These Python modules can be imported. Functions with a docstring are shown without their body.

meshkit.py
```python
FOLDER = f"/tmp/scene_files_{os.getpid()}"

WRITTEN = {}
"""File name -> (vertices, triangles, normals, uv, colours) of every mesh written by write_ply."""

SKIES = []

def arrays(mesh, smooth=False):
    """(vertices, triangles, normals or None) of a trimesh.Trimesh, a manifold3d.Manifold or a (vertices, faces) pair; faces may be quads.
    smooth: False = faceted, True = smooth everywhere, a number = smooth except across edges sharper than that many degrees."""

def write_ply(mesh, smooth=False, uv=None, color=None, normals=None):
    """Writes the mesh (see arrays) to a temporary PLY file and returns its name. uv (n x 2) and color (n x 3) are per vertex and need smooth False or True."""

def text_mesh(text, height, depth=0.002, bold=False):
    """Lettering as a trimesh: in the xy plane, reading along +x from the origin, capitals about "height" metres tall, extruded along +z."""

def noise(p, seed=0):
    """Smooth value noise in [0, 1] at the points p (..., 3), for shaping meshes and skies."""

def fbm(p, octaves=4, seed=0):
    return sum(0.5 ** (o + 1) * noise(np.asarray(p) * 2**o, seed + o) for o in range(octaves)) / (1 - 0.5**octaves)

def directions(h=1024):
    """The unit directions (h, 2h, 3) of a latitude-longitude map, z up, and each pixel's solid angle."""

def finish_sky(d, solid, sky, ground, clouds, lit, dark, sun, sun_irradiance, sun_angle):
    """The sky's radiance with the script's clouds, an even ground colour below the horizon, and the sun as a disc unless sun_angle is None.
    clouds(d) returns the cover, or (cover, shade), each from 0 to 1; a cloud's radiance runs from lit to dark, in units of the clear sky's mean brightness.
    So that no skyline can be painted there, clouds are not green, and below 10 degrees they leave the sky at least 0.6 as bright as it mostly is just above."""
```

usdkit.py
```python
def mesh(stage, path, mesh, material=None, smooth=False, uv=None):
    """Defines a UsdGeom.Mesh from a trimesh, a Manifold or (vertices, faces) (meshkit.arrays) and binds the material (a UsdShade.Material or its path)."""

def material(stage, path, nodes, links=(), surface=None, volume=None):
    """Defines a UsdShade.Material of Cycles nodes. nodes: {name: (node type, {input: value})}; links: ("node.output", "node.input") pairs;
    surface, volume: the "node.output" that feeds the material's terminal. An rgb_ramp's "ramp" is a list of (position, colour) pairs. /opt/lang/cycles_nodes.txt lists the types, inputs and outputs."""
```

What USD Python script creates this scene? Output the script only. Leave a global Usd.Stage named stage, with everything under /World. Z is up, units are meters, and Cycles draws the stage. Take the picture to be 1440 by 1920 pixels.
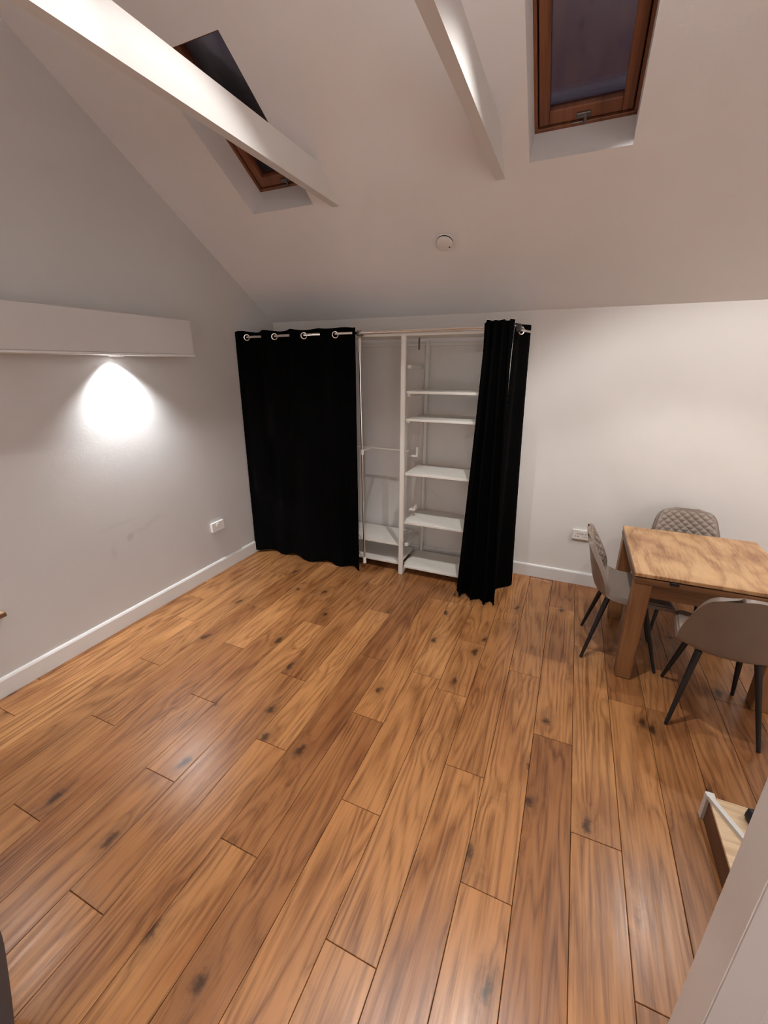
import math, random
import numpy as np, trimesh
from shapely.geometry import Polygon, box as sbox
from pxr import Usd, UsdGeom, UsdLux, UsdShade, Gf, Sdf, Vt
import usdkit, meshkit

random.seed(7); rng = np.random.default_rng(7)
stage = Usd.Stage.CreateInMemory()
UsdGeom.SetStageUpAxis(stage, 'Z'); UsdGeom.SetStageMetersPerUnit(stage, 1.0)
UsdGeom.Xform.Define(stage, '/World'); UsdGeom.Scope.Define(stage, '/World/Looks')

# ------------------------------------------------------------------ camera
F_PX, H = 790.0, 1.875                       # focal length in pixels of the 1440x1920 frame, lens height
pitch, yaw = math.radians(19.193), math.radians(23.631)
fh = np.array([-math.sin(yaw), math.cos(yaw), 0]); R = np.array([math.cos(yaw), math.sin(yaw), 0]); Z = np.array([0, 0, 1.0])
FW = fh * math.cos(pitch) - Z * math.sin(pitch); U = Z * math.cos(pitch) + fh * math.sin(pitch)
cam = UsdGeom.Camera.Define(stage, '/World/camera')
cam.CreateHorizontalApertureAttr(36.0); cam.CreateVerticalApertureAttr(48.0); cam.CreateFocalLengthAttr(36.0 * F_PX / 1440)
cam.CreateClippingRangeAttr(Gf.Vec2f(0.02, 100))
cam.AddTransformOp().Set(Gf.Matrix4d(*R, 0, *U, 0, *(-FW), 0, 0, 0, H, 1))
cam.CreateExposureAttr(0.44)

# ------------------------------------------------------------------ night sky
dome = UsdLux.DomeLight.Define(stage, '/World/night_sky')
dome.CreateColorAttr(Gf.Vec3f(0.55, 0.42, 0.75)); dome.CreateIntensityAttr(0.012)

# ------------------------------------------------------------------ lamps (positions; the fittings are built further down)
WARM = (1.0, 0.975, 0.945)
COOL = (0.93, 0.97, 1.0)
K = 0.622; NK = math.hypot(1, K); YB, ZE, XL = 3.825, 2.284, -2.905
YR = 0.35                                       # ridge line
def ceil_z(y): return ZE + K * (YB - y) if y >= YR else ZE + K * (YB - (2 * YR - y))
PINK = (0.95, 0.965, 1.0)
# x, y, intensity, half-angle of the cone, aim, colour
CEILING_LAMPS = [(-0.92, 1.68, 14, 54, (0.0, -0.1, -1), WARM), (-0.12, 1.84, 32, 57, (0.36, 0.06, -1), WARM), (1.13, 3.00, 11, 54, (-0.15, -0.3, -1), WARM), (2.45, 2.55, 14, 58, (-0.35, 0.3, -1), WARM),
                 (-1.35, 0.85, 22, 25, (0, 0, -1), WARM), (1.6, -1.5, 150, 60, (0.1, -1.2, -1), PINK), (2.9, -1.2, 170, 60, (0.3, -1.2, -1), PINK)]  # this row: added unseen fill lamps, for the lower-left floor and the ceiling bounce
SOFFIT_LAMPS = [(-2.825, 2.02, 26), (-2.825, 0.62, 8)]
LAMP_R = 0.035

# ------------------------------------------------------------------ helpers
def world(p, name): return (str(p.GetPath()) if p is not None else '/World') + '/' + name
used = {}
def free(parent, name):
    base = world(parent, name); n = used.get(base, 0); used[base] = n + 1
    return base if n == 0 else f'{base}_{n:03d}'
def obj(name, mesh, mat, parent=None, smooth=False, uv=None, label=None):
    m = usdkit.mesh(stage, free(parent, name), mesh, M[mat], smooth=smooth, uv=uv)
    if label: m.GetPrim().SetCustomDataByKey('label', label)
    return m.GetPrim()
def tag(p, label=None, cat=None, group=None, kind=None):
    for k, v in (('label', label), ('category', cat), ('group', group), ('kind', kind)):
        if v: p.SetCustomDataByKey(k, v)
    return p
def thing(name, label, cat, loc=(0, 0, 0), rotz=0.0, group=None, kind=None):
    x = UsdGeom.Xform.Define(stage, free(None, name))
    x.AddTranslateOp().Set(Gf.Vec3d(*loc)); x.AddRotateZOp().Set(rotz)
    return tag(x.GetPrim(), label, cat, group, kind)
def dup(src, loc, rotz, label):
    cd = src.GetCustomData()
    t = thing(src.GetName(), label, cd['category'], loc, rotz, cd.get('group'))
    t.GetReferences().AddInternalReference(src.GetPath()); t.SetInstanceable(True)
    return t
def cat(*ms): return trimesh.util.concatenate([m for m in ms])
def bx(x0, x1, y0, y1, z0, z1, bev=0.0):
    if bev <= 0:
        m = trimesh.creation.box((x1 - x0, y1 - y0, z1 - z0)); m.apply_translation(((x0 + x1) / 2, (y0 + y1) / 2, (z0 + z1) / 2)); return m
    b = min(bev, (x1 - x0) / 2.01, (y1 - y0) / 2.01, (z1 - z0) / 2.01); pts = []
    for sx in (0, 1):
        for sy in (0, 1):
            for sz in (0, 1):
                c = np.array([x1 if sx else x0, y1 if sy else y0, z1 if sz else z0]); d = np.array([-1 if sx else 1, -1 if sy else 1, -1 if sz else 1]) * b
                for k in range(3):
                    q = c + d; q[k] = c[k]; pts.append(q)
    return trimesh.convex.convex_hull(np.array(pts))
def tube(pts, r0, r1=None, n=16, caps=True):
    pts = np.asarray(pts, float); r1 = r0 if r1 is None else r1; L = len(pts); rs = np.linspace(r0, r1, L)
    v, f = [], []
    t = np.gradient(pts, axis=0); t /= np.linalg.norm(t, axis=1)[:, None]
    a = np.array([0, 0, 1.0]) if abs(t[0][2]) < .9 else np.array([1.0, 0, 0])
    for i in range(L):
        e1 = np.cross(t[i], a); e1 /= np.linalg.norm(e1); e2 = np.cross(t[i], e1)
        for k in range(n):
            th = 2 * math.pi * k / n; v.append(pts[i] + rs[i] * (math.cos(th) * e1 + math.sin(th) * e2))
    for i in range(L - 1):
        for k in range(n):
            a0, b0 = i * n + k, i * n + (k + 1) % n; f += [[a0, b0, b0 + n], [a0, b0 + n, a0 + n]]
    if caps:
        v += [pts[0], pts[-1]]; c0, c1 = len(v) - 2, len(v) - 1
        for k in range(n): f += [[c0, (k + 1) % n, k], [c1, (L - 1) * n + k, (L - 1) * n + (k + 1) % n]]
    m = trimesh.Trimesh(v, f, process=False); m.fix_normals(); return m
def lathe(profile, n=40, axis=(0, 0, 1), loc=(0, 0, 0)):
    m = trimesh.creation.revolve(np.array(profile, float), sections=n); m.fix_normals()
    m.apply_transform(trimesh.geometry.align_vectors([0, 0, 1], axis)); m.apply_translation(loc); return m
def torus(c, axis, R_, r_, n=28, k=10):
    th = np.linspace(0, 2 * math.pi, k, endpoint=True)
    return lathe([(R_ + r_ * math.cos(t), r_ * math.sin(t)) for t in th], n, axis, c)
def grid_solid(P, thick):
    """A sheet given as a grid of points (i, j, 3), made into a closed solid of the given thickness."""
    P = np.asarray(P, float); ni, nj = P.shape[:2]
    du = np.gradient(P, axis=0); dv = np.gradient(P, axis=1); n = np.cross(du, dv); n /= np.linalg.norm(n, axis=2)[..., None] + 1e-12
    A, B = P + n * thick / 2, P - n * thick / 2
    v = np.vstack([A.reshape(-1, 3), B.reshape(-1, 3)]); o = ni * nj; f = []
    for i in range(ni - 1):
        for j in range(nj - 1):
            a, b, c, d = i * nj + j, (i + 1) * nj + j, (i + 1) * nj + j + 1, i * nj + j + 1
            f += [[a, b, c], [a, c, d], [o + a, o + c, o + b], [o + a, o + d, o + c]]
    ring = [i * nj for i in range(ni)] + [(ni - 1) * nj + j for j in range(1, nj)] + [i * nj + nj - 1 for i in range(ni - 2, -1, -1)] + [j for j in range(nj - 2, 0, -1)]
    for a, b in zip(ring, ring[1:] + ring[:1]): f += [[a, o + a, b], [b, o + a, o + b]]
    m = trimesh.Trimesh(v, f, process=False); return m
def extrude_x(poly_yz, x0, x1):
    m = trimesh.creation.extrude_polygon(Polygon(poly_yz), x1 - x0)
    m.apply_transform(np.array([[0, 0, 1, x0], [1, 0, 0, 0], [0, 1, 0, 0], [0, 0, 0, 1.0]])); return m
def extrude_y(poly_xz, y0, y1):
    m = trimesh.creation.extrude_polygon(Polygon(poly_xz), y1 - y0)
    m.apply_transform(np.array([[1, 0, 0, 0], [0, 0, 1, y0], [0, 1, 0, 0], [0, 0, 0, 1.0]])); m.fix_normals(); return m

# ------------------------------------------------------------------ materials
M = {}
def mat(name, nodes, links=(), surface='p.BSDF'):
    M[name] = usdkit.material(stage, '/World/Looks/' + name, nodes, list(links), surface=surface)
def plain(name, color, rough=0.5, metallic=0.0, **kw):
    mat(name, {'p': ('principled_bsdf', {'base_color': color, 'roughness': rough, 'metallic': metallic, **kw})})
def paint(name, color, rough=0.6, bump=0.12, scale=90.0, stains=()):
    nodes = {'g': ('geometry', {}), 'n': ('noise_texture', {'scale': scale, 'detail': 4.0, 'roughness': 0.6}),
             'm': ('noise_texture', {'scale': 1.6, 'detail': 3.0}), 'r': ('rgb_ramp', {'ramp': [(0.3, tuple(c * 0.95 for c in color)), (0.7, color)]}),
             'b': ('bump', {'strength': bump, 'distance': 0.004}), 'p': ('principled_bsdf', {'roughness': rough, 'specular_ior_level': 0.3})}
    links = [('g.position', 'n.vector'), ('g.position', 'm.vector'), ('m.fac', 'r.fac'), ('n.fac', 'b.height'), ('b.normal', 'p.normal')]
    last = 'r.color'
    if stains:
        nodes['sn'] = ('noise_texture', {'scale': 7.0, 'detail': 4.0}); nodes['off'] = ('vector_math', {'math_type': 'multiply_add', 'vector2': (0.10, 0.10, 0.10)})
        links += [('g.position', 'sn.vector'), ('sn.color', 'off.vector1'), ('g.position', 'off.vector3')]
        for i, (c, sc, amount, ang) in enumerate(stains):
            nodes[f'mp{i}'] = ('mapping', {'mapping_type': 'texture', 'location': tuple(np.array(c) + 0.05), 'rotation': (math.radians(ang), 0, 0), 'scale': (10, sc[0], sc[1])})
            nodes[f'ln{i}'] = ('vector_math', {'math_type': 'length'})
            nodes[f'mr{i}'] = ('map_range', {'range_type': 'smoothstep', 'from_min': 0.2, 'from_max': 1.0, 'to_min': amount, 'to_max': 0.0})
            nodes[f'mx{i}'] = ('mix_color', {'b': (0.30, 0.27, 0.26)})
            links += [('off.vector', f'mp{i}.vector'), (f'mp{i}.vector', f'ln{i}.vector1'), (f'ln{i}.value', f'mr{i}.value'), (f'mr{i}.result', f'mx{i}.fac'), (last, f'mx{i}.a')]
            last = f'mx{i}.result'
    links.append((last, 'p.base_color'))
    mat(name, nodes, links)

paint('wall_paint', (0.80, 0.775, 0.745))
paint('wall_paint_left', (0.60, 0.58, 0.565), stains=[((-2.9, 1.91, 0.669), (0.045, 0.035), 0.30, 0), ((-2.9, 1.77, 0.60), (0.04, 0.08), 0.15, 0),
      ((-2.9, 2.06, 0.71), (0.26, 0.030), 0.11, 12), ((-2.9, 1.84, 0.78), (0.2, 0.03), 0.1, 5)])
paint('ceiling_paint', (0.88, 0.865, 0.87), bump=0.10, scale=60)
paint('trim_paint', (0.74, 0.73, 0.715), rough=0.28, bump=0.02)
paint('beam_paint', (0.74, 0.72, 0.70), rough=0.45, bump=0.3, scale=30)
paint('post_paint_shaded', (0.50, 0.47, 0.455), rough=0.5)  # off-white wall end darkened: the shade on it is put into this colour
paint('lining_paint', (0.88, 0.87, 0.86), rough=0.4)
plain('white_laminate', (0.78, 0.76, 0.71), 0.35)
plain('white_plastic', (0.80, 0.77, 0.74), 0.35)
plain('dark_gap', (0.01, 0.008, 0.007), 0.8)
plain('subfloor_dark', (0.03, 0.018, 0.010), 0.9)
plain('chrome', (0.85, 0.83, 0.80), 0.2, 1.0)
plain('steel_dull', (0.22, 0.205, 0.19), 0.4, 1.0)
plain('black_metal', (0.010, 0.010, 0.011), 0.45)
plain('black_rubber', (0.012, 0.012, 0.013), 0.6)
mat('black_fabric', {'g': ('geometry', {}), 'n': ('noise_texture', {'scale': 700.0, 'detail': 2.0}), 'b': ('bump', {'strength': 0.25, 'distance': 0.001}),
    'p': ('principled_bsdf', {'base_color': (0.0012, 0.0012, 0.0013), 'roughness': 0.95, 'specular_ior_level': 0.05})},
    [('g.position', 'n.vector'), ('n.fac', 'b.height'), ('b.normal', 'p.normal')])
def leather(name, color, rough):
    mat(name, {'t': ('texture_coordinate', {}), 'n': ('voronoi_texture', {'scale': 420.0}), 'b': ('bump', {'strength': 0.12, 'distance': 0.001}),
        'm': ('noise_texture', {'scale': 9.0, 'detail': 3.0}), 'r': ('rgb_ramp', {'ramp': [(0.3, tuple(c * 0.9 for c in color)), (0.7, color)]}),
        'p': ('principled_bsdf', {'roughness': rough})},
        [('t.object', 'n.vector'), ('t.object', 'm.vector'), ('m.fac', 'r.fac'), ('r.color', 'p.base_color'), ('n.distance', 'b.height'), ('b.normal', 'p.normal')])
leather('taupe_leather', (0.29, 0.23, 0.19), 0.45)
leather('taupe_leather_back', (0.24, 0.185, 0.15), 0.40)
leather('dark_grey_fabric', (0.055, 0.048, 0.052), 0.75)
mat('glass_pane', {'t': ('transparent_bsdf', {'color': (0.9, 0.9, 0.92)}), 'g': ('glossy_bsdf', {'color': (0.9, 0.9, 0.95), 'roughness': 0.06}), 'f': ('fresnel', {'IOR': 1.5}), 'x': ('mix_closure', {})},
    [('f.fac', 'x.fac'), ('t.BSDF', 'x.closure1'), ('g.BSDF', 'x.closure2')], 'x.closure')

def math_n(t, **kw): return ('math', {'math_type': t, **kw})
def wood(name, dark, mid, light, freq=11.0, streak=1.0, knots=True, rough=0.30, coord='uv', sc=(1, 1), tint=0.22, knot_col=(0.045, 0.018, 0.008), long=0.55, blotch=0.0, fig=1.0):
    """Wood with the grain along the second coordinate: contour lines of a stretched noise give the cathedral figure; knots bend it."""
    N, L = {}, []
    if coord == 'uv':
        N['t'] = ('texture_coordinate', {}); src = 't.UV'
    else:
        N['t'] = ('texture_coordinate', {}); N['sx'] = ('separate_xyz', {}); N['cx'] = ('combine_xyz', {})
        L += [('t.object', 'sx.vector'), (f'sx.{coord[0]}', 'cx.x'), (f'sx.{coord[1]}', 'cx.y')]; src = 'cx.vector'
    # knots
    N['km'] = ('mapping', {'scale': (3.4 * sc[0], 1.9 * sc[1], 1)}); N['kd'] = ('noise_texture', {'scale': 14.0, 'detail': 4.0, 'roughness': 0.65})
    N['ka'] = ('vector_math', {'math_type': 'multiply_add', 'vector2': (0.26, 0.22, 0)})
    N['kv'] = ('voronoi_texture', {'dimensions': '2D', 'scale': 1.0, 'randomness': 1.0})
    L += [(src, 'km.vector'), (src, 'kd.vector'), ('kd.color', 'ka.vector1'), ('km.vector', 'ka.vector3'), ('ka.vector', 'kv.vector')]
    N['kr'] = ('map_range', {'range_type': 'smoothstep', 'from_min': 0.015, 'from_max': 0.095, 'to_min': 1.0, 'to_max': 0.0})
    N['kh'] = ('map_range', {'range_type': 'smoothstep', 'from_min': 0.03, 'from_max': 0.30, 'to_min': 1.0, 'to_max': 0.0})
    L += [('kv.distance', 'kr.value'), ('kv.distance', 'kh.value')]
    # figure
    N['gm'] = ('mapping', {'scale': (5.0 * sc[0], long * sc[1], 1)}); N['gn'] = ('noise_texture', {'scale': 1.0, 'detail': 2.5, 'roughness': 0.42, 'distortion': 0.25})
    N['ga'] = math_n('multiply_add', value2=freq); N['gk'] = math_n('multiply', value2=0.75 if knots else 0.0); N['gf'] = math_n('pingpong', value2=0.5); N['gp'] = math_n('multiply', value2=2.0); N['g2'] = math_n('power', value2=0.7)
    L += [(src, 'gm.vector'), ('gm.vector', 'gn.vector'), ('gn.fac', 'ga.value1'), ('kh.result', 'gk.value1'), ('gk.value', 'ga.value3'), ('ga.value', 'gf.value1'), ('gf.value', 'gp.value1'), ('gp.value', 'g2.value1')]
    # fine streaks and pores
    N['fm'] = ('mapping', {'scale': (120.0 * sc[0], 5.0 * sc[1], 1)}); N['fn'] = ('noise_texture', {'scale': 1.0, 'detail': 4.0, 'roughness': 0.6})
    N['pm'] = ('mapping', {'scale': (38.0 * sc[0], 1.3 * sc[1], 1)}); N['pn'] = ('noise_texture', {'scale': 1.0, 'detail': 3.0, 'roughness': 0.6})
    N['bm'] = ('mapping', {'scale': (6.0 * sc[0], 1.8 * sc[1], 1)}); N['bn'] = ('noise_texture', {'scale': 1.0, 'detail': 3.0})
    L += [(src, 'fm.vector'), ('fm.vector', 'fn.vector'), (src, 'pm.vector'), ('pm.vector', 'pn.vector'), (src, 'bm.vector'), ('bm.vector', 'bn.vector')]
    N['s1'] = math_n('multiply_add', value2=0.42 * fig, value3=0.21 * (1 - fig) - 0.02); N['s2'] = math_n('multiply_add', value2=0.55 * streak); N['s3'] = math_n('multiply_add', value2=0.55); N['s4'] = math_n('multiply_add', value2=0.45)
    L += [('g2.value', 's1.value1'), ('fn.fac', 's2.value1'), ('s1.value', 's2.value3'), ('pn.fac', 's3.value1'), ('s2.value', 's3.value3'), ('bn.fac', 's4.value1'), ('s3.value', 's4.value3')]
    N['rr'] = ('rgb_ramp', {'ramp': [(0.0, dark), (0.38, mid), (0.72, light), (1.0, tuple(min(1, c * 1.12) for c in light))]})
    N['rs'] = ('map_range', {'from_min': 0.46, 'from_max': 1.42, 'to_min': 0.0, 'to_max': 1.0, 'clamp': True})
    L += [('s4.value', 'rs.value'), ('rs.result', 'rr.fac')]
    last = 'rr.color'
    if blotch:
        N['qm'] = ('mapping', {'scale': (2.5 * sc[0], 1.1 * sc[1], 1)}); N['qn'] = ('noise_texture', {'scale': 1.0, 'detail': 4.0, 'roughness': 0.6})
        N['qr'] = ('map_range', {'range_type': 'smoothstep', 'from_min': 0.45, 'from_max': 0.72, 'to_min': 0.0, 'to_max': blotch}); N['qx'] = ('mix_color', {'blend_type': 'multiply', 'b': (0.55, 0.42, 0.36)})
        L += [(src, 'qm.vector'), ('qm.vector', 'qn.vector'), ('qn.fac', 'qr.value'), ('qr.result', 'qx.fac'), (last, 'qx.a')]; last = 'qx.result'
    if tint:      # each plank (a cell of its own in u) gets its own tone
        N['us'] = ('separate_xyz', {}); N['ud'] = math_n('divide', value2=7.0); N['uf'] = math_n('floor'); N['wn'] = ('white_noise_texture', {'dimensions': '1D'})
        N['ur'] = ('rgb_ramp', {'ramp': [(0.0, (1 - 1.5 * tint, 1 - 1.9 * tint, 1 - 2.1 * tint)), (0.45, (1, 0.98, 0.96)), (0.8, (1.0, 0.95, 0.88)), (1.0, (1 + 0.5 * tint, 1 + 0.6 * tint, 1 + 0.6 * tint))]}); N['ux'] = ('mix_color', {'blend_type': 'multiply', 'fac': 1.0, 'use_clamp': False})
        L += [('t.UV', 'us.vector'), ('us.x', 'ud.value1'), ('ud.value', 'uf.value1'), ('uf.value', 'wn.w'), ('wn.value', 'ur.fac'), (last, 'ux.a'), ('ur.color', 'ux.b')]; last = 'ux.result'
    if knots:
        N['kc'] = ('white_noise_texture', {'dimensions': '3D'}); N['kg'] = math_n('greater_than', value2=0.42); N['k1'] = math_n('multiply', value2=0.85); N['k2'] = math_n('multiply'); N['h1'] = math_n('multiply', value2=0.42); N['h2'] = math_n('multiply'); N['h3'] = math_n('multiply')
        N['kx'] = ('mix_color', {'b': tuple(np.array(knot_col) * 2.2)}); N['ky'] = ('mix_color', {'b': knot_col})
        L += [('kv.position', 'kc.vector'), ('kc.value', 'kg.value1'), ('kh.result', 'h1.value1'), ('h1.value', 'h2.value1'), ('kg.value', 'h2.value2'), ('h2.value', 'h3.value1'), ('g2.value', 'h3.value2'), ('h3.value', 'kx.fac'), (last, 'kx.a'),
              ('kr.result', 'k1.value1'), ('k1.value', 'k2.value1'), ('kg.value', 'k2.value2'), ('k2.value', 'ky.fac'), ('kx.result', 'ky.a')]; last = 'ky.result'
    N['b'] = ('bump', {'strength': 0.10, 'distance': 0.001})
    N['ro'] = ('map_range', {'from_min': 0.3, 'from_max': 0.7, 'to_min': rough + 0.07, 'to_max': rough - 0.05})
    N['p'] = ('principled_bsdf', {'specular_ior_level': 0.5})
    L += [('fn.fac', 'b.height'), ('b.normal', 'p.normal'), ('pn.fac', 'ro.value'), ('ro.result', 'p.roughness'), (last, 'p.base_color')]
    mat(name, N, L)

wood('floor_oak', (0.062, 0.024, 0.008), (0.23, 0.096, 0.033), (0.45, 0.215, 0.082), fig=0.72, freq=16.0, long=0.42, blotch=0.75, streak=1.25, knot_col=(0.03, 0.012, 0.006))
wood('table_wood', (0.13, 0.055, 0.02), (0.34, 0.165, 0.068), (0.58, 0.345, 0.165), freq=6.0, knots=False, rough=0.33, coord='xy', tint=0, sc=(0.75, 1.6), long=0.8, blotch=0.9, fig=0.75, streak=1.3)
wood('table_wood_legs', (0.10, 0.040, 0.014), (0.19, 0.082, 0.030), (0.28, 0.13, 0.052), freq=5.0, knots=False, rough=0.4, coord='xz', tint=0, sc=(1.6, 1.4))
wood('table_wood_rail', (0.09, 0.036, 0.013), (0.17, 0.074, 0.027), (0.25, 0.115, 0.046), freq=5.0, knots=False, rough=0.4, coord='zx', tint=0, sc=(1.6, 1.4))
wood('window_wood', (0.09, 0.028, 0.013), (0.18, 0.064, 0.028), (0.26, 0.10, 0.046), freq=4.0, knots=False, rough=0.4, coord='xy', tint=0)
wood('pale_wood', (0.42, 0.27, 0.15), (0.60, 0.42, 0.25), (0.75, 0.56, 0.36), freq=5.0, knots=False, rough=0.5, coord='yx', tint=0, sc=(2.5, 2))
wood('brown_wood', (0.07, 0.030, 0.014), (0.12, 0.052, 0.024), (0.16, 0.070, 0.034), freq=4.0, knots=False, rough=0.55, coord='zy', tint=0)
wood('desk_wood', (0.20, 0.11, 0.05), (0.38, 0.23, 0.12), (0.5, 0.32, 0.18), freq=4.0, knots=False, coord='xy', tint=0)

# ------------------------------------------------------------------ floor: every plank its own part
floor = tag(UsdGeom.Xform.Define(stage, '/World/floor').GetPrim(), 'orange-brown knotty oak plank floor running from the viewer to the wardrobe wall', kind='structure')
XR, Y0 = 3.6, 2 * YR - YB
obj('subfloor', bx(XL - 0.1, XR + 0.1, Y0 - 0.1, YB + 0.1, -0.08, -0.008), 'subfloor_dark', floor)
PW, PX0, PLEN = 0.1927, 0.0355, 1.38
def ray(u, v): return (u - 720) / F_PX * R - (v - 960) / F_PX * U + FW
def floor_at(u, v):
    r = ray(u, v); return r * (-H / r[2])
JOINTS = [(194, 1351), (351.5, 1161.5), (287, 1243), (440, 1211), (381, 1309.5), (301, 1453), (509, 1396), (549, 1269), (700, 1233.5), (690, 1345.5), (607, 1119),
          (855, 1131), (868, 1200), (856.5, 1302), (469, 1134), (713, 1098), (868, 1444), (985, 1264), (1039, 1387), (51, 1524), (163, 1693), (447, 1589), (677, 1514),
          (658, 1788), (913, 1676), (1119, 1578), (1223, 1893)]
seams = {}
for u, v in JOINTS:
    p = floor_at(u, v); seams.setdefault(math.floor((p[0] - PX0) / PW), []).append(float(p[1]))
gap = 0.0010; bev = 0.0016; cell = 0
def plank(x0, x1, y0, y1):
    global cell
    a = [(x0 + gap, y0 + gap), (x1 - gap, y0 + gap), (x1 - gap, y1 - gap), (x0 + gap, y1 - gap)]
    b = [(x0 + gap + bev, y0 + gap + bev), (x1 - gap - bev, y0 + gap + bev), (x1 - gap - bev, y1 - gap - bev), (x0 + gap + bev, y1 - gap - bev)]
    v = [(*p, -0.0079) for p in a] + [(*p, -bev) for p in a] + [(*p, 0.0) for p in b]
    f = [[8, 9, 10], [8, 10, 11]]
    for k in range(4):
        n = (k + 1) % 4; f += [[k, n, 4 + n], [k, 4 + n, 4 + k], [4 + k, 4 + n, 8 + n], [4 + k, 8 + n, 8 + k]]
    vo = rng.uniform(0, 40); flip = rng.random() < 0.5
    uv = [(7 * cell + 2.0 + ((x1 - p[0]) if flip else (p[0] - x0)), vo + (p[1] - y0)) for p in v]
    cell += 1
    obj('plank', (np.array(v), np.array(f)), 'floor_oak', floor, uv=uv)
c = math.floor((XL - PX0) / PW)
while PX0 + c * PW < XR:
    x0, x1 = max(PX0 + c * PW, XL + 0.002), min(PX0 + (c + 1) * PW, XR)
    js = sorted(seams.get(c, [rng.uniform(0.3, 1.6)]))
    while js[0] > Y0 + 0.05: js.insert(0, js[0] - PLEN)
    while js[-1] < YB - 0.05: js.append(js[-1] + PLEN)
    full = []
    for a, b in zip(js, js[1:]):            # a missed joint between two seen ones
        full.append(a)
        if b - a > PLEN * 1.3: full.append((a + b) / 2)
    full.append(js[-1])
    for a, b in zip(full, full[1:]):
        a, b = max(a, Y0), min(b, YB - 0.004)
        if b - a > 0.02 and x1 - x0 > 0.01: plank(x0, x1, a, b)
    c += 1

# ------------------------------------------------------------------ walls
gable = [(Y0, 0), (YB, 0), (YB, ZE), (YR, ceil_z(YR)), (Y0, ZE)]
def struct(name, mesh, m, label=None, smooth=False):
    return tag(obj(name, mesh, m, None, smooth), label, kind='structure')
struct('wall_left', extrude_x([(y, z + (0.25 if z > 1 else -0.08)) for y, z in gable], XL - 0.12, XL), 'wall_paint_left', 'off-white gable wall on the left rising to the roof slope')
struct('wall_right', extrude_x([(y, z + (0.25 if z > 1 else -0.08)) for y, z in gable], XR, XR + 0.12), 'wall_paint', 'off-white gable wall to the right of the dining table')
struct('wall_back', bx(XL - 0.12, XR + 0.12, YB, YB + 0.12, -0.08, ZE + 0.02), 'wall_paint', 'off-white low wall behind the wardrobe and dining table')
struct('wall_rear', bx(XL - 0.12, XR + 0.12, Y0 - 0.12, Y0, -0.08, ZE + 0.02), 'wall_paint', 'off-white wall behind the viewer')

# ------------------------------------------------------------------ sloped ceiling with two roof-window openings
S = np.array([0, -1, K]) / NK; NRM = np.array([0, K, 1]) / NK; E0 = np.array([0, YB, ZE])
def slope_pt(x, s, d=0.0): return np.array([x, 0, 0]) + E0 + S * s + NRM * d
def slope_mesh(m):      # local (x, s, d) -> world
    T = np.eye(4); T[:3, 0] = (1, 0, 0); T[:3, 1] = S; T[:3, 2] = NRM; T[:3, 3] = E0
    m = m.copy(); m.apply_transform(T); return m
DEPTH = 0.19
def s_of(y): return (YB - y) * NK
LIGHTS_W = [(-2.262, -1.765, s_of(2.855), s_of(2.085)), (-0.388, 0.100, s_of(2.832), s_of(2.062))]
poly = sbox(XL - 0.1, -0.001, XR + 0.1, s_of(YR))
for a, b, s0, s1 in LIGHTS_W: poly = poly.difference(sbox(a, s0, b, s1))
cm = slope_mesh(trimesh.creation.extrude_polygon(poly, DEPTH))
struct('ceiling', cm, 'ceiling_paint', 'off-white plastered ceiling sloping down to the wardrobe wall')
other = trimesh.creation.extrude_polygon(sbox(XL - 0.1, -0.001, XR + 0.1, s_of(YR)), DEPTH)
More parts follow.
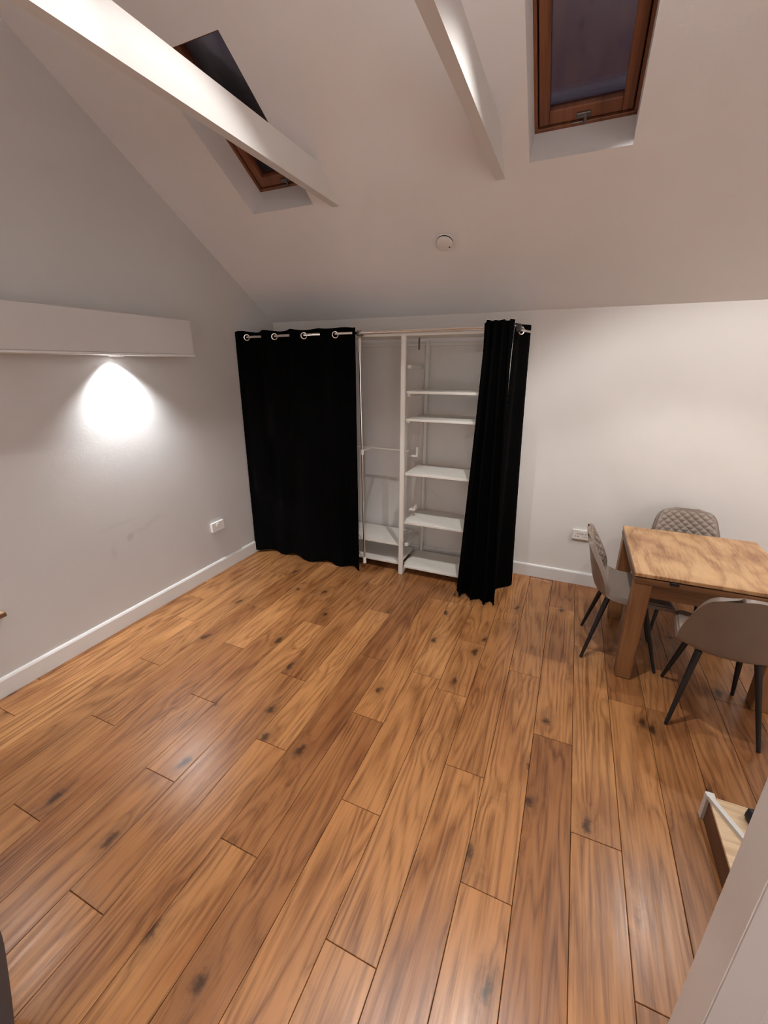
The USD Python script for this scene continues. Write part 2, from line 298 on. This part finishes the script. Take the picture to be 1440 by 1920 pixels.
o2 = slope_mesh(other); v = o2.vertices.copy(); v[:, 1] = 2 * YR - v[:, 1]; o2 = trimesh.Trimesh(v, o2.faces[:, ::-1], process=False)
struct('ceiling', o2, 'ceiling_paint', 'off-white plastered roof slope above and behind the viewer')

for i, (a, b, s0, s1) in enumerate(LIGHTS_W):
    w = UsdGeom.Xform.Define(stage, f'/World/window_{i + 1}').GetPrim(); used[f'/World/window_{i + 1}'] = 1
    tag(w, ['dark roof window with reddish wood frame, partly behind the bright white ceiling beam', 'dark roof window with reddish wood frame at the top right, clear of the beams'][i], kind='structure')
    d = DEPTH; e = 0.022
    def bar(x0, x1, sa, sb, d0, d1, bv=0.003): return slope_mesh(bx(x0, x1, sa, sb, d0, d1, bv))
    for q in ((a - e, a + 0.016, s0 - e, s1 + e), (b - 0.016, b + e, s0 - e, s1 + e), (a - e, b + e, s0 - e, s0 + 0.016), (a - e, b + e, s1 - 0.016, s1 + e)):
        obj('frame_bar', bar(*q, d, d + 0.07), 'window_wood', w)
    g = 0.022
    for q in ((a + g, a + g + 0.052, s0 + g, s1 - g), (b - g - 0.052, b - g, s0 + g, s1 - g), (a + g + 0.05, b - g - 0.05, s0 + g, s0 + g + 0.066), (a + g + 0.05, b - g - 0.05, s1 - g - 0.066, s1 - g)):
        obj('sash_bar', bar(*q, d + 0.008, d + 0.06, 0.005), 'window_wood', w)
    obj('frame_gap', slope_mesh(trimesh.creation.extrude_polygon(sbox(a, s0, b, s1).difference(sbox(a + 0.05, s0 + 0.05, b - 0.05, s1 - 0.05)), 0.004)).apply_translation(NRM * (d + 0.062)), 'dark_gap', w)
    obj('pane', bar(a + g + 0.045, b - g - 0.045, s0 + g + 0.06, s1 - g - 0.06, d + 0.036, d + 0.042, 0), 'glass_pane', w)
    obj('pane', bar(a + g + 0.045, b - g - 0.045, s0 + g + 0.06, s1 - g - 0.06, d + 0.052, d + 0.056, 0), 'glass_pane', w)
    mx = (a + b) / 2
    obj('latch', cat(bar(mx - 0.04, mx + 0.03, s0 + 0.035, s0 + 0.06, d - 0.004, d + 0.012), bar(mx - 0.002, mx + 0.012, s0 + 0.010, s0 + 0.055, d - 0.012, d), bar(mx - 0.055, mx - 0.002, s0 + 0.012, s0 + 0.022, d - 0.006, d)), 'steel_dull', w, label='dull metal latch on the bottom rail')

# ------------------------------------------------------------------ skirting boards
def skirt(h=0.121, t=0.018): return [(0, 0), (t, 0), (t, h - 0.016), (t * 0.75, h - 0.006), (t * 0.45, h), (0, h)]
sk = extrude_y([(XL + x, z) for x, z in skirt()], Y0, YB)
struct('baseboard_left', sk, 'trim_paint', 'white skirting board along the left wall')
sb = extrude_x([(YB - x, z) for x, z in skirt()], XL, XR); sb.fix_normals()
struct('baseboard_back', sb, 'trim_paint', 'white skirting board along the back wall')

# ------------------------------------------------------------------ tie beams
def beam(x0, x1, label):
    zb, zt = 2.865, 3.022
    def yy(z): return YB - (z - ZE) / K
    ym = 2 * YR
    m = extrude_x([(yy(zb) + 0.01, zb), (yy(zt) + 0.01, zt), (ym - yy(zt) - 0.01, zt), (ym - yy(zb) - 0.01, zb)], x0, x1); m.fix_normals()
    return tag(obj('ceiling_beam', m, 'beam_paint'), label, 'beam', kind='structure')
beam(-1.636, -1.585, 'brightly lit white painted ceiling beam crossing the left roof window')
beam(-0.572, -0.520, 'white painted ceiling beam between the two roof windows')

# ------------------------------------------------------------------ boxed ledge on the left wall
BD = 0.30; ZB0, ZB1, YBX = 1.936, 2.178, 2.475
lg = thing('boxed_ledge', 'plain off-white boxed ledge along the left wall with a spotlight underneath', 'boxing', kind='structure')
obj('casing', bx(XL, XL + BD, Y0, YBX, ZB0 + 0.012, ZB1, 0.004), 'wall_paint_left', lg)
obj('bottom_board', bx(XL, XL + BD + 0.004, Y0, YBX + 0.003, ZB0, ZB0 + 0.012, 0.002), 'trim_paint', lg, label='white board closing the underside')

# ------------------------------------------------------------------ lamps
def lamp(name, loc, axis, inten, color, cone=None, soft=0.3, radius=LAMP_R):
    L = UsdLux.SphereLight.Define(stage, free(None, name)); L.CreateRadiusAttr(radius); L.CreateIntensityAttr(inten); L.CreateColorAttr(Gf.Vec3f(*color)); L.CreateNormalizeAttr(True)
    z = -np.array(axis, float); z /= np.linalg.norm(z); up = np.array([0, 1.0, 0]) if abs(z[1]) < .9 else np.array([1.0, 0, 0])
    x = np.cross(up, z); x /= np.linalg.norm(x); y = np.cross(z, x)
    L.AddTransformOp().Set(Gf.Matrix4d(*x, 0, *y, 0, *z, 0, *map(float, loc), 1))
    if cone:
        sh = UsdLux.ShapingAPI.Apply(L.GetPrim()); sh.CreateShapingConeAngleAttr(cone); sh.CreateShapingConeSoftnessAttr(soft)
for i, (x, y, inten, cone, aim, col) in enumerate(CEILING_LAMPS):
    z = ceil_z(y); n = np.array([0, -K, -1.0]) / NK if y >= YR else np.array([0, K, -1.0]) / NK
    p = np.array([x, y, z])
    t = tag(obj('recessed_downlight', lathe([(0.030, -0.004), (0.030, 0.006), (0.048, 0.006), (0.050, 0.003), (0.050, -0.004), (0.030, -0.004)], 36, n, p), 'white_plastic', smooth=30),
            ['round white downlight in the roof slope between the two beams', 'round white downlight in the roof slope below the right roof window', 'round white downlight in the roof slope above the dining table',
             'round white downlight in the roof slope right of the dining table', 'added unseen downlight high in the roof slope, brightening the floor at the lower left', 'added unseen fill downlight in the rear slope, left, washing the rear wall', 'added unseen fill downlight in the rear slope, right, washing the rear wall'][i], 'downlight')
    lamp('lamp', p + n * 0.016, aim, inten, col, cone, 0.3, 0.016)
for i, (x, y, inten) in enumerate(SOFFIT_LAMPS):
    t = thing('recessed_downlight', ['round downlight in the underside of the boxed ledge above the bright patch', 'round downlight in the underside of the boxed ledge nearer the viewer'][i], 'downlight', (x, y, ZB0))
    obj('ring', lathe([(0.030, 0.002), (0.030, -0.006), (0.042, -0.006), (0.045, -0.003), (0.045, 0.002), (0.030, 0.002)], 36), 'white_plastic', t, smooth=30)
    lamp('lamp', (x, y, ZB0 - 0.012), (-0.09, 0.03, -1), inten, COOL, 55, 1.0, 0.02)

# ------------------------------------------------------------------ smoke alarm on the slope
sm = thing('smoke_alarm', 'round white smoke alarm on the sloped ceiling above the wardrobe', 'smoke alarm')
pc = slope_pt(-0.945, s_of(3.195))
obj('base', lathe([(0, 0), (0.058, 0), (0.060, 0.004), (0.060, 0.010), (0.054, 0.014), (0, 0.014)], 40, -NRM, pc), 'white_plastic', sm, smooth=30)
obj('vent_ring', lathe([(0, 0.012), (0.0555, 0.012), (0.0555, 0.023), (0, 0.023)], 40, -NRM, pc), 'dark_gap', sm, smooth=30, label='dark vent gap')
obj('cover', lathe([(0, 0.022), (0.0565, 0.022), (0.057, 0.026), (0.052, 0.036), (0.040, 0.041), (0, 0.042)], 40, -NRM, pc), 'white_plastic', sm, smooth=30)
obj('indicator', lathe([(0, 0.038), (0.006, 0.038), (0.005, 0.0425), (0, 0.043)], 16, -NRM, pc + np.array([0.034, 0, 0]) - S * 0.018), 'dark_gap', sm, smooth=30, label='small dark indicator')

# ------------------------------------------------------------------ sockets
sl = thing('wall_switch', 'white switched outlet plate low on the left wall beside the curtain', 'switch', (XL, 2.735, 0.462))
obj('back_box', bx(0, 0.020, -0.073, 0.073, -0.043, 0.043, 0.003), 'white_plastic', sl)
obj('plate', bx(0.019, 0.027, -0.074, 0.074, -0.044, 0.044, 0.003), 'white_plastic', sl)
obj('rocker', bx(0.026, 0.034, -0.028, 0.002, 0.004, 0.032, 0.003), 'white_plastic', sl)
sr = thing('wall_socket', 'white double power socket low on the back wall behind the left dining chair', 'socket', (0.212, YB, 0.478))
obj('back_box', bx(-0.073, 0.073, -0.012, 0, -0.043, 0.043, 0.003), 'white_plastic', sr)
obj('plate', bx(-0.074, 0.074, -0.020, -0.011, -0.044, 0.044, 0.003), 'white_plastic', sr)
for sx in (-0.035, 0.035):
    obj('pin_holes', cat(bx(sx - 0.0025, sx + 0.0025, -0.0206, -0.019, 0.004, 0.014), bx(sx - 0.014, sx - 0.007, -0.0206, -0.019, -0.017, -0.012), bx(sx + 0.007, sx + 0.014, -0.0206, -0.019, -0.017, -0.012)), 'dark_gap', sr)
    obj('rocker', bx(sx - 0.006 + (0.024 if sx < 0 else -0.024), sx + 0.006 + (0.024 if sx < 0 else -0.024), -0.025, -0.019, 0.010, 0.034, 0.002), 'white_plastic', sr)

# ------------------------------------------------------------------ open wardrobe frame
wr = thing('open_wardrobe', 'white open wardrobe frame with shelves between the black curtains', 'wardrobe')
PXC, YF, YK = -1.296, 3.352, 3.80
post_cap = bx(PXC - 0.021, PXC + 0.021, YF - 0.012, YF + 0.018, 0.0, 2.10, 0.006)
obj('post', post_cap, 'white_laminate', wr)
obj('foot_bar', bx(PXC - 0.018, PXC + 0.018, YF, YF + 0.10, 0.0, 0.03, 0.006), 'white_laminate', wr)
obj('rear_post', bx(PXC + 0.045, PXC + 0.075, YK - 0.03, YK, 0.0, 2.08, 0.004), 'white_laminate', wr)
obj('rear_post', bx(-2.11, -2.08, YK - 0.03, YK, 0.0, 2.08, 0.004), 'white_laminate', wr)
obj('rear_post', bx(-0.49, -0.46, YK - 0.03, YK, 0.0, 2.08, 0.004), 'white_laminate', wr)
obj('post', bx(-0.485, -0.445, YF, YF + 0.03, 0.0, 2.10, 0.005), 'white_laminate', wr)
obj('post', bx(-2.12, -2.08, YF, YF + 0.03, 0.0, 2.10, 0.005), 'white_laminate', wr)
obj('top_shelf', bx(-2.10, -0.45, YF - 0.004, YK - 0.05, 2.094, 2.112, 0.002), 'white_laminate', wr)
obj('wall_rail', bx(-2.10, -0.45, YK - 0.012, YK + 0.02, 2.035, 2.062, 0.003), 'white_laminate', wr)
for zt in (1.675, 1.452, 0.985, 0.53, 0.088):
    obj('shelf', bx(PXC + 0.024, -0.487, YF + 0.014, YK - 0.035, zt - 0.020, zt, 0.002), 'white_laminate', wr)
for zt in (0.293, 0.10):
    obj('shelf', bx(-2.08, PXC - 0.024, YF + 0.03, YK - 0.035, zt - 0.020, zt, 0.002), 'white_laminate', wr)
for zt in (1.90, 1.675, 1.452, 0.985, 0.53, 0.293, 0.088):      # shelf brackets reaching back from the post
    obj('bracket', bx(PXC - 0.012, PXC + 0.022, YF + 0.12, YK - 0.002, zt - 0.052, zt - 0.022, 0.003), 'white_laminate', wr)
obj('side_bracket', extrude_y([(PXC + 0.02, 1.10), (PXC + 0.075, 1.10), (PXC + 0.075, 1.185), (PXC + 0.066, 1.185), (PXC + 0.066, 1.111), (PXC + 0.02, 1.111)], 3.53, 3.56), 'white_laminate', wr)
obj('side_bracket', extrude_y([(PXC + 0.02, 0.60), (PXC + 0.075, 0.60), (PXC + 0.075, 0.645), (PXC + 0.066, 0.645), (PXC + 0.066, 0.611), (PXC + 0.02, 0.611)], 3.50, 3.55), 'white_laminate', wr)
obj('hanging_rail', tube([(-2.08, 3.56, 1.145), (PXC - 0.02, 3.56, 1.14)], 0.009), 'white_laminate', wr, smooth=30)
obj('rail_hanger', bx(-1.262, -1.254, 3.60, 3.625, 2.0, 2.095), 'steel_dull', wr, label='short dull metal strip under the top shelf')
obj('brace', tube([(PXC + 0.1, YB - 0.015, 0.74), (PXC + 0.28, YB - 0.012, 0.60)], 0.002), 'white_laminate', wr, smooth=30)
# telescopic chrome pole, with white end caps
pl = thing('clothes_pole', 'thin chrome pole with white end caps standing at the edge of the left curtain', 'pole')
pa, pb = np.array([-1.680, 3.335, 2.085]), np.array([-1.66, 3.325, 0.062])
at = lambda t: pa + (pb - pa) * t
obj('tube', tube([at(0.03), at(0.985)], 0.0095), 'chrome', pl, smooth=30)
obj('end_cap', tube([at(0.0), at(0.055)], 0.015, 0.014), 'white_plastic', pl, smooth=30)
obj('end_cap', tube([at(0.97), at(1.0)], 0.016, 0.018), 'white_plastic', pl, smooth=30)
obj('clip', cat(tube([at(0.455), at(0.475)], 0.016), bx(-1.69, -1.665, 3.33, 3.56, 1.145, 1.160, 0.003)), 'white_plastic', pl, smooth=30)

# ------------------------------------------------------------------ curtain rod with its return to the wall
YC, ZC = 3.285, 2.118
rd = thing('curtain_rod', 'slim chrome curtain rod across the front of the wardrobe', 'curtain rod')
obj('rod', tube([(XL + 0.002, YC, ZC - 0.004), (-0.43, YC, ZC + 0.012)], 0.0115), 'chrome', rd, smooth=30)
obj('return_rod', tube([(-0.41, YC + 0.01, ZC - 0.010), (-0.372, 3.60, ZC - 0.005)], 0.010), 'chrome', rd, smooth=30)
obj('elbow', cat(bx(-0.435, -0.40, YC - 0.018, YC + 0.018, ZC - 0.024, ZC + 0.028, 0.005)), 'black_metal', rd, label='dark corner joint')
obj('bracket', bx(-1.672, -1.640, YC - 0.018, YC + 0.05, ZC - 0.022, ZC + 0.020, 0.005), 'steel_dull', rd, label='dull metal bracket on the rod')

# ------------------------------------------------------------------ curtains
def curtain(label, xs_top, xs_bot, yfun, zt, zb, ni, nj, eyelets=()):
    """xs_*: (x0, x1) at the hem lines; yfun(a, t): depth at a in 0..1 across and t in 0..1 down."""
    P = np.zeros((ni, nj, 3))
    for i in range(ni):
        a = i / (ni - 1)
        for j in range(nj):
            t = j / (nj - 1); e = t ** 1.3
            x = (xs_top[0] + (xs_top[1] - xs_top[0]) * a) * (1 - e) + (xs_bot[0] + (xs_bot[1] - xs_bot[0]) * a) * e
            dx, y = yfun(a, t)
            P[i, j] = (x + dx, y, zt(a) + (zb(a) - zt(a)) * t)
    c = thing('curtain', label, 'curtain')
    obj('fabric', grid_solid(P, 0.003), 'black_fabric', c, smooth=True)
    for (ex, ey, ez, ax) in eyelets: obj('eyelet', torus((ex, ey, ez), ax, 0.024, 0.0048), 'chrome', c, smooth=30, label='chrome eyelet ring')
    return c
PER, XE = 0.305, -2.785
X0, X1 = -2.893, -1.672
def yl(a, t):
    x = X0 + (X1 - X0) * a
    fade = 1 - 0.45 * t
    w = 0.042 * math.sin(2 * math.pi * (x - XE) / PER) * fade + 0.022 * t * math.sin(2 * math.pi * (x * 1.55 + 0.2)) + 0.010 * t * math.sin(2 * math.pi * x * 4.3)
    return 0.012 * t * math.sin(9 * x), YC - 0.004 + w - 0.02 * t
curtain('wide black eyelet curtain drawn across the left half of the wardrobe', (X0, X1), (X0 + 0.005, -1.660), yl,
        lambda a: 2.160 + 0.006 * math.sin(30 * a) + 0.006 * a, lambda a: 0.026 - 0.014 * a + 0.008 * math.sin(21 * a), 260, 40,
        [(XE + k * PER, YC - 0.012, ZC - 0.006, (0.55, -0.8, 0.0)) for k in range(4)])
def yb(a, t):
    n = 4; ph = 2 * math.pi * n * a + 0.9 * math.sin(3.1 * a + 2.2 * t)
    amp = 0.050 + 0.008 * math.sin(7 * a)
    return 0.017 * math.sin(2 * ph) + 0.014 * t * math.sin(11 * a + 1), YC - 0.050 + amp * math.sin(ph) - 0.055 * t + 0.02 * t * math.sin(5 * a + 1)
curtain('bunched black curtain hanging in tight folds right of the open shelves', (-0.645, -0.442), (-0.745, -0.366), yb,
        lambda a: 2.168 + 0.003 * math.sin(14 * a) - 0.014 * max(0, 0.2 - a) * 5, lambda a: 0.014 + 0.008 * math.sin(7 * a), 300, 40)
def yr(a, t):
    return 0.014 * math.sin(2 * math.pi * 1.5 * a + 0.6) * (0.6 + t), 3.30 + 0.32 * a - 0.02 * t
curtain('narrow black curtain return at the right end of the wardrobe', (-0.450, -0.366), (-0.465, -0.291), yr,
        lambda a: 2.152 + 0.008 * a, lambda a: 0.010, 60, 30, [(-0.403, 3.318, ZC - 0.014, (0.75, -0.65, 0.0))])

# ------------------------------------------------------------------ dining table
TX0, TX1, TY0, TY1 = 0.460, 1.262, 2.596, 3.430
tb = thing('dining_table', 'square brown wood dining table with thick legs and a streaky top', 'table')
obj('tabletop', bx(TX0, TX1, TY0, TY1, 0.716, 0.740, 0.003), 'table_wood', tb)
obj('extension_leaf', bx(TX0 + 0.003, TX1 - 0.003, TY0 + 0.003, TY1 - 0.003, 0.672, 0.709, 0.002), 'table_wood_rail', tb)
obj('leaf_gap', bx(TX0 + 0.012, TX1 - 0.012, TY0 + 0.012, TY1 - 0.012, 0.705, 0.718), 'dark_gap', tb, label='dark gap between top and leaf')
for lx in (TX0 + 0.006, TX1 - 0.098):
    for ly in (TY0 + 0.006, TY1 - 0.098):
        obj('leg', bx(lx, lx + 0.092, ly, ly + 0.092, 0.0, 0.674, 0.006), 'table_wood_legs', tb)
for ya in (TY0 + 0.040, TY1 - 0.060): obj('apron', bx(TX0 + 0.095, TX1 - 0.095, ya, ya + 0.020, 0.575, 0.674), 'table_wood_rail', tb)
for xa in (TX0 + 0.040, TX1 - 0.060): obj('apron', bx(xa, xa + 0.020, TY0 + 0.095, TY1 - 0.095, 0.575, 0.674), 'table_wood_rail', tb)
obj('latch', bx(0.635, 0.682, TY0 - 0.002, TY0 + 0.010, 0.692, 0.712, 0.003), 'black_metal', tb, label='small black latch under the front edge')

# ------------------------------------------------------------------ dining chairs (facing +y, origin on the floor under the seat)
PROF = np.array([(0.245, 0.440), (0.225, 0.458), (0.15, 0.466), (0.05, 0.461), (-0.06, 0.455), (-0.135, 0.462), (-0.185, 0.492), (-0.212, 0.55), (-0.232, 0.63), (-0.252, 0.72), (-0.268, 0.79), (-0.277, 0.828), (-0.283, 0.850), (-0.286, 0.862)])
WID = np.array([0.150, 0.185, 0.208, 0.218, 0.226, 0.234, 0.236, 0.232, 0.222, 0.208, 0.190, 0.170, 0.138, 0.080])
from scipy.interpolate import PchipInterpolator
def shell_grid(ns, nt, inset=0.0, off=0.0, quilt=False):
    d = np.r_[0, np.cumsum(np.linalg.norm(np.diff(PROF, axis=0), axis=1))]; d /= d[-1]
    fy, fz, fw = PchipInterpolator(d, PROF[:, 0]), PchipInterpolator(d, PROF[:, 1]), PchipInterpolator(d, WID)
    ss = np.linspace(0 + inset * 1.2, 1 - inset * 0.9, ns); P = np.zeros((ns, nt, 3))
    for i, s in enumerate(ss):
        y, z, w = float(fy(s)), float(fz(s)), float(fw(s)) - inset * 0.45
        e = 1e-3; ty, tz = float(fy(min(1, s + e)) - fy(max(0, s - e))), float(fz(min(1, s + e)) - fz(max(0, s - e))); l = math.hypot(ty, tz)
        ny, nz = tz / l, -ty / l                    # towards the sitter
        cup = 0.020 + 0.050 * math.exp(-((s - 0.62) / 0.20) ** 2)
        if s > 0.80: cup *= max(0.0, 1 - ((s - 0.80) / 0.2) ** 1.5)
        droop = 0.012 * max(0, (s - 0.9) / 0.1)
        for j in range(nt):
            t = -1 + 2 * j / (nt - 1); tt = math.sin(t * math.pi / 2 * 0.96) / math.sin(math.pi / 2 * 0.96)
            c = cup * abs(tt) ** 2.3
            o = off
            if quilt and s > 0.60:
                arc = (s - 0.60) * 0.98; x = w * tt
                q1, q2 = (x + arc) / 0.058, (x - arc) / 0.058
                h = min(abs((q1 % 1) - 0.5), abs((q2 % 1) - 0.5)); h = min(0.5 - abs((q1 % 1) - 0.5), 0.5 - abs((q2 % 1) - 0.5)) * 2
                edge = min(1, (1 - abs(tt)) / 0.12) * min(1, (s - 0.60) / 0.05) * min(1, max(0, (1 - s)) / 0.06)
                o += 0.010 * h * max(0, edge)
            P[i, j] = (w * tt, y + ny * (c + o), z + nz * (c + o) - 0.012 * (tt ** 4) * max(0, 1 - s * 5) - droop * tt * tt)
    return P
def make_chair(label, loc, rot):
    t = thing('dining_chair', label, 'chair', loc, rot, 'taupe dining chairs around the table')
    obj('shell', grid_solid(shell_grid(64, 41), 0.022), 'taupe_leather_back', t, smooth=50, label='smooth taupe outer shell')
    obj('cushion', grid_solid(shell_grid(130, 101, 0.030, 0.012, True), 0.012), 'taupe_leather', t, smooth=28, label='taupe inner cushion, diamond quilted on the backrest')
    obj('seat_frame', cat(bx(-0.11, 0.11, 0.070, 0.100, 0.432, 0.448, 0.003), bx(-0.11, 0.11, -0.09, -0.06, 0.432, 0.446, 0.003), bx(-0.015, 0.015, -0.08, 0.09, 0.432, 0.446, 0.003)), 'black_metal', t)
    for sx in (-1, 1):
        obj('leg', tube([(sx * 0.115, 0.095, 0.437), (sx * 0.180, 0.218, 0.004)], 0.0175, 0.0095), 'black_metal', t, smooth=30)
        obj('leg', tube([(sx * 0.125, -0.115, 0.445), (sx * 0.202, -0.215, 0.004)], 0.0175, 0.0095), 'black_metal', t, smooth=30)
    return t
ch = make_chair('taupe dining chair seen from behind at the near side of the table', (0.912, 2.492, 0), -3)
dup(ch, (0.488, 2.918, 0), -91, 'taupe dining chair seen from the side at the left end of the table')
dup(ch, (0.893, 3.372, 0), 181, 'taupe dining chair with quilted backrest on the far side of the table')

# ------------------------------------------------------------------ low wooden step behind the white post
st = thing('low_step', 'low pale wood step with a dark brown side and white strip beside the white post', 'step')
obj('side_panel', bx(0.757, 0.777, 1.05, 1.748, 0.0, 0.117, 0.001), 'brown_wood', st, label='dark brown side panel')
obj('top_board', bx(0.7565, 1.45, 1.05, 1.768, 0.108, 0.120, 0.001), 'pale_wood', st, label='pale wood top')
obj('back_panel', bx(0.777, 1.45, 1.752, 1.766, 0.0, 0.110), 'white_laminate', st)
obj('corner_post', bx(0.744, 0.777, 1.748, 1.776, 0.0, 0.134, 0.002), 'trim_paint', st, label='white corner strip')
a0, a1 = np.array([0.7575, 1.774]), np.array([0.92, 1.46]); dd = (a1 - a0) / np.linalg.norm(a1 - a0); nn = np.array([-dd[1], dd[0]]) * -1
strip = trimesh.creation.extrude_polygon(Polygon([a0, a1, a1 + nn * 0.020, a0 + nn * 0.020]), 0.018); strip.apply_translation((0, 0, 0.117))
obj('edge_strip', strip, 'trim_paint', st, label='raised white strip across the top')
cb = thing('cable_box', 'small rounded black box on the pale wood step', 'box', (0.915, 1.700, 0.1205), 12)
obj('body', bx(-0.05, 0.05, -0.035, 0.035, 0, 0.045, 0.014), 'black_rubber', cb, smooth=20)
obj('lid', bx(-0.045, 0.045, -0.030, 0.030, 0.040, 0.052, 0.008), 'black_rubber', cb, smooth=20)

# ------------------------------------------------------------------ white wall end with door lining close to the camera, the shade put into its paint
ZT = 3.0
def vcol(x0, x1, y0, y1, m, name, label):
    return struct(name, bx(x0, x1, y0, y1, 0.0, ZT, 0.002), m, label)
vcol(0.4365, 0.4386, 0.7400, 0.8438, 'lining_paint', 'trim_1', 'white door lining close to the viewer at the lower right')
vcol(0.4386, 0.5200, 0.7396, 0.8430, 'post_paint_shaded', 'wall_doorway', 'off-white wall end beside the door lining, its shade put into a darker paint')
vcol(0.5200, 1.70, 0.752, 0.838, 'post_paint_shaded', 'wall_doorway', 'off-white wall beside the doorway at the right edge, its shade put into a darker paint')

# ------------------------------------------------------------------ desk end at the left edge
dk = thing('desk', 'wooden desk corner just inside the left edge of the photo against the wall', 'desk')
obj('desktop', bx(XL + 0.001, XL + 0.040, 0.25, 1.058, 0.500, 0.522, 0.002), 'desk_wood', dk)
obj('edge', bx(XL + 0.038, XL + 0.048, 0.25, 1.060, 0.498, 0.522, 0.001), 'brown_wood', dk)
obj('bracket', bx(XL + 0.001, XL + 0.03, 0.4, 0.43, 0.42, 0.5), 'brown_wood', dk)

# ------------------------------------------------------------------ dark grey armchair at the lower left edge
ar = thing('armchair', 'dark grey upholstered armchair only just visible at the lower left edge', 'armchair')
def soft_block(x0, x1, y0, y1, z0, z1, r):
    m = trimesh.creation.icosphere(subdivisions=4); v = m.vertices.copy(); h = np.array([x1 - x0, y1 - y0, z1 - z0]) / 2 - r
    v = np.sign(v) * h * np.minimum(1, np.abs(v) * 3.0) + v * r; m.vertices = v + np.array([x0 + x1, y0 + y1, z0 + z1]) / 2; return m
def chair_block(*a):
    m = soft_block(*a); m.apply_transform(trimesh.transformations.rotation_matrix(math.radians(-22.3), (0, 0, 1))); m.apply_translation((-1.465, 0.297, 0)); return m
obj('seat', chair_block(0.02, 0.70, -0.72, 0.0, 0.12, 0.450, 0.10), 'dark_grey_fabric', ar, smooth=True)
obj('backrest', chair_block(0.0, 0.72, -0.90, -0.66, 0.12, 0.86, 0.09), 'dark_grey_fabric', ar, smooth=True)
for lx in (0.08, 0.60):
    for ly in (-0.80, -0.10):
        l = tube([(lx, ly, 0.20), (lx, ly, 0.0)], 0.02, 0.014); l.apply_transform(trimesh.transformations.rotation_matrix(math.radians(-22.3), (0, 0, 1))); l.apply_translation((-1.465, 0.297, 0))
        obj('leg', l, 'black_metal', ar, smooth=30)
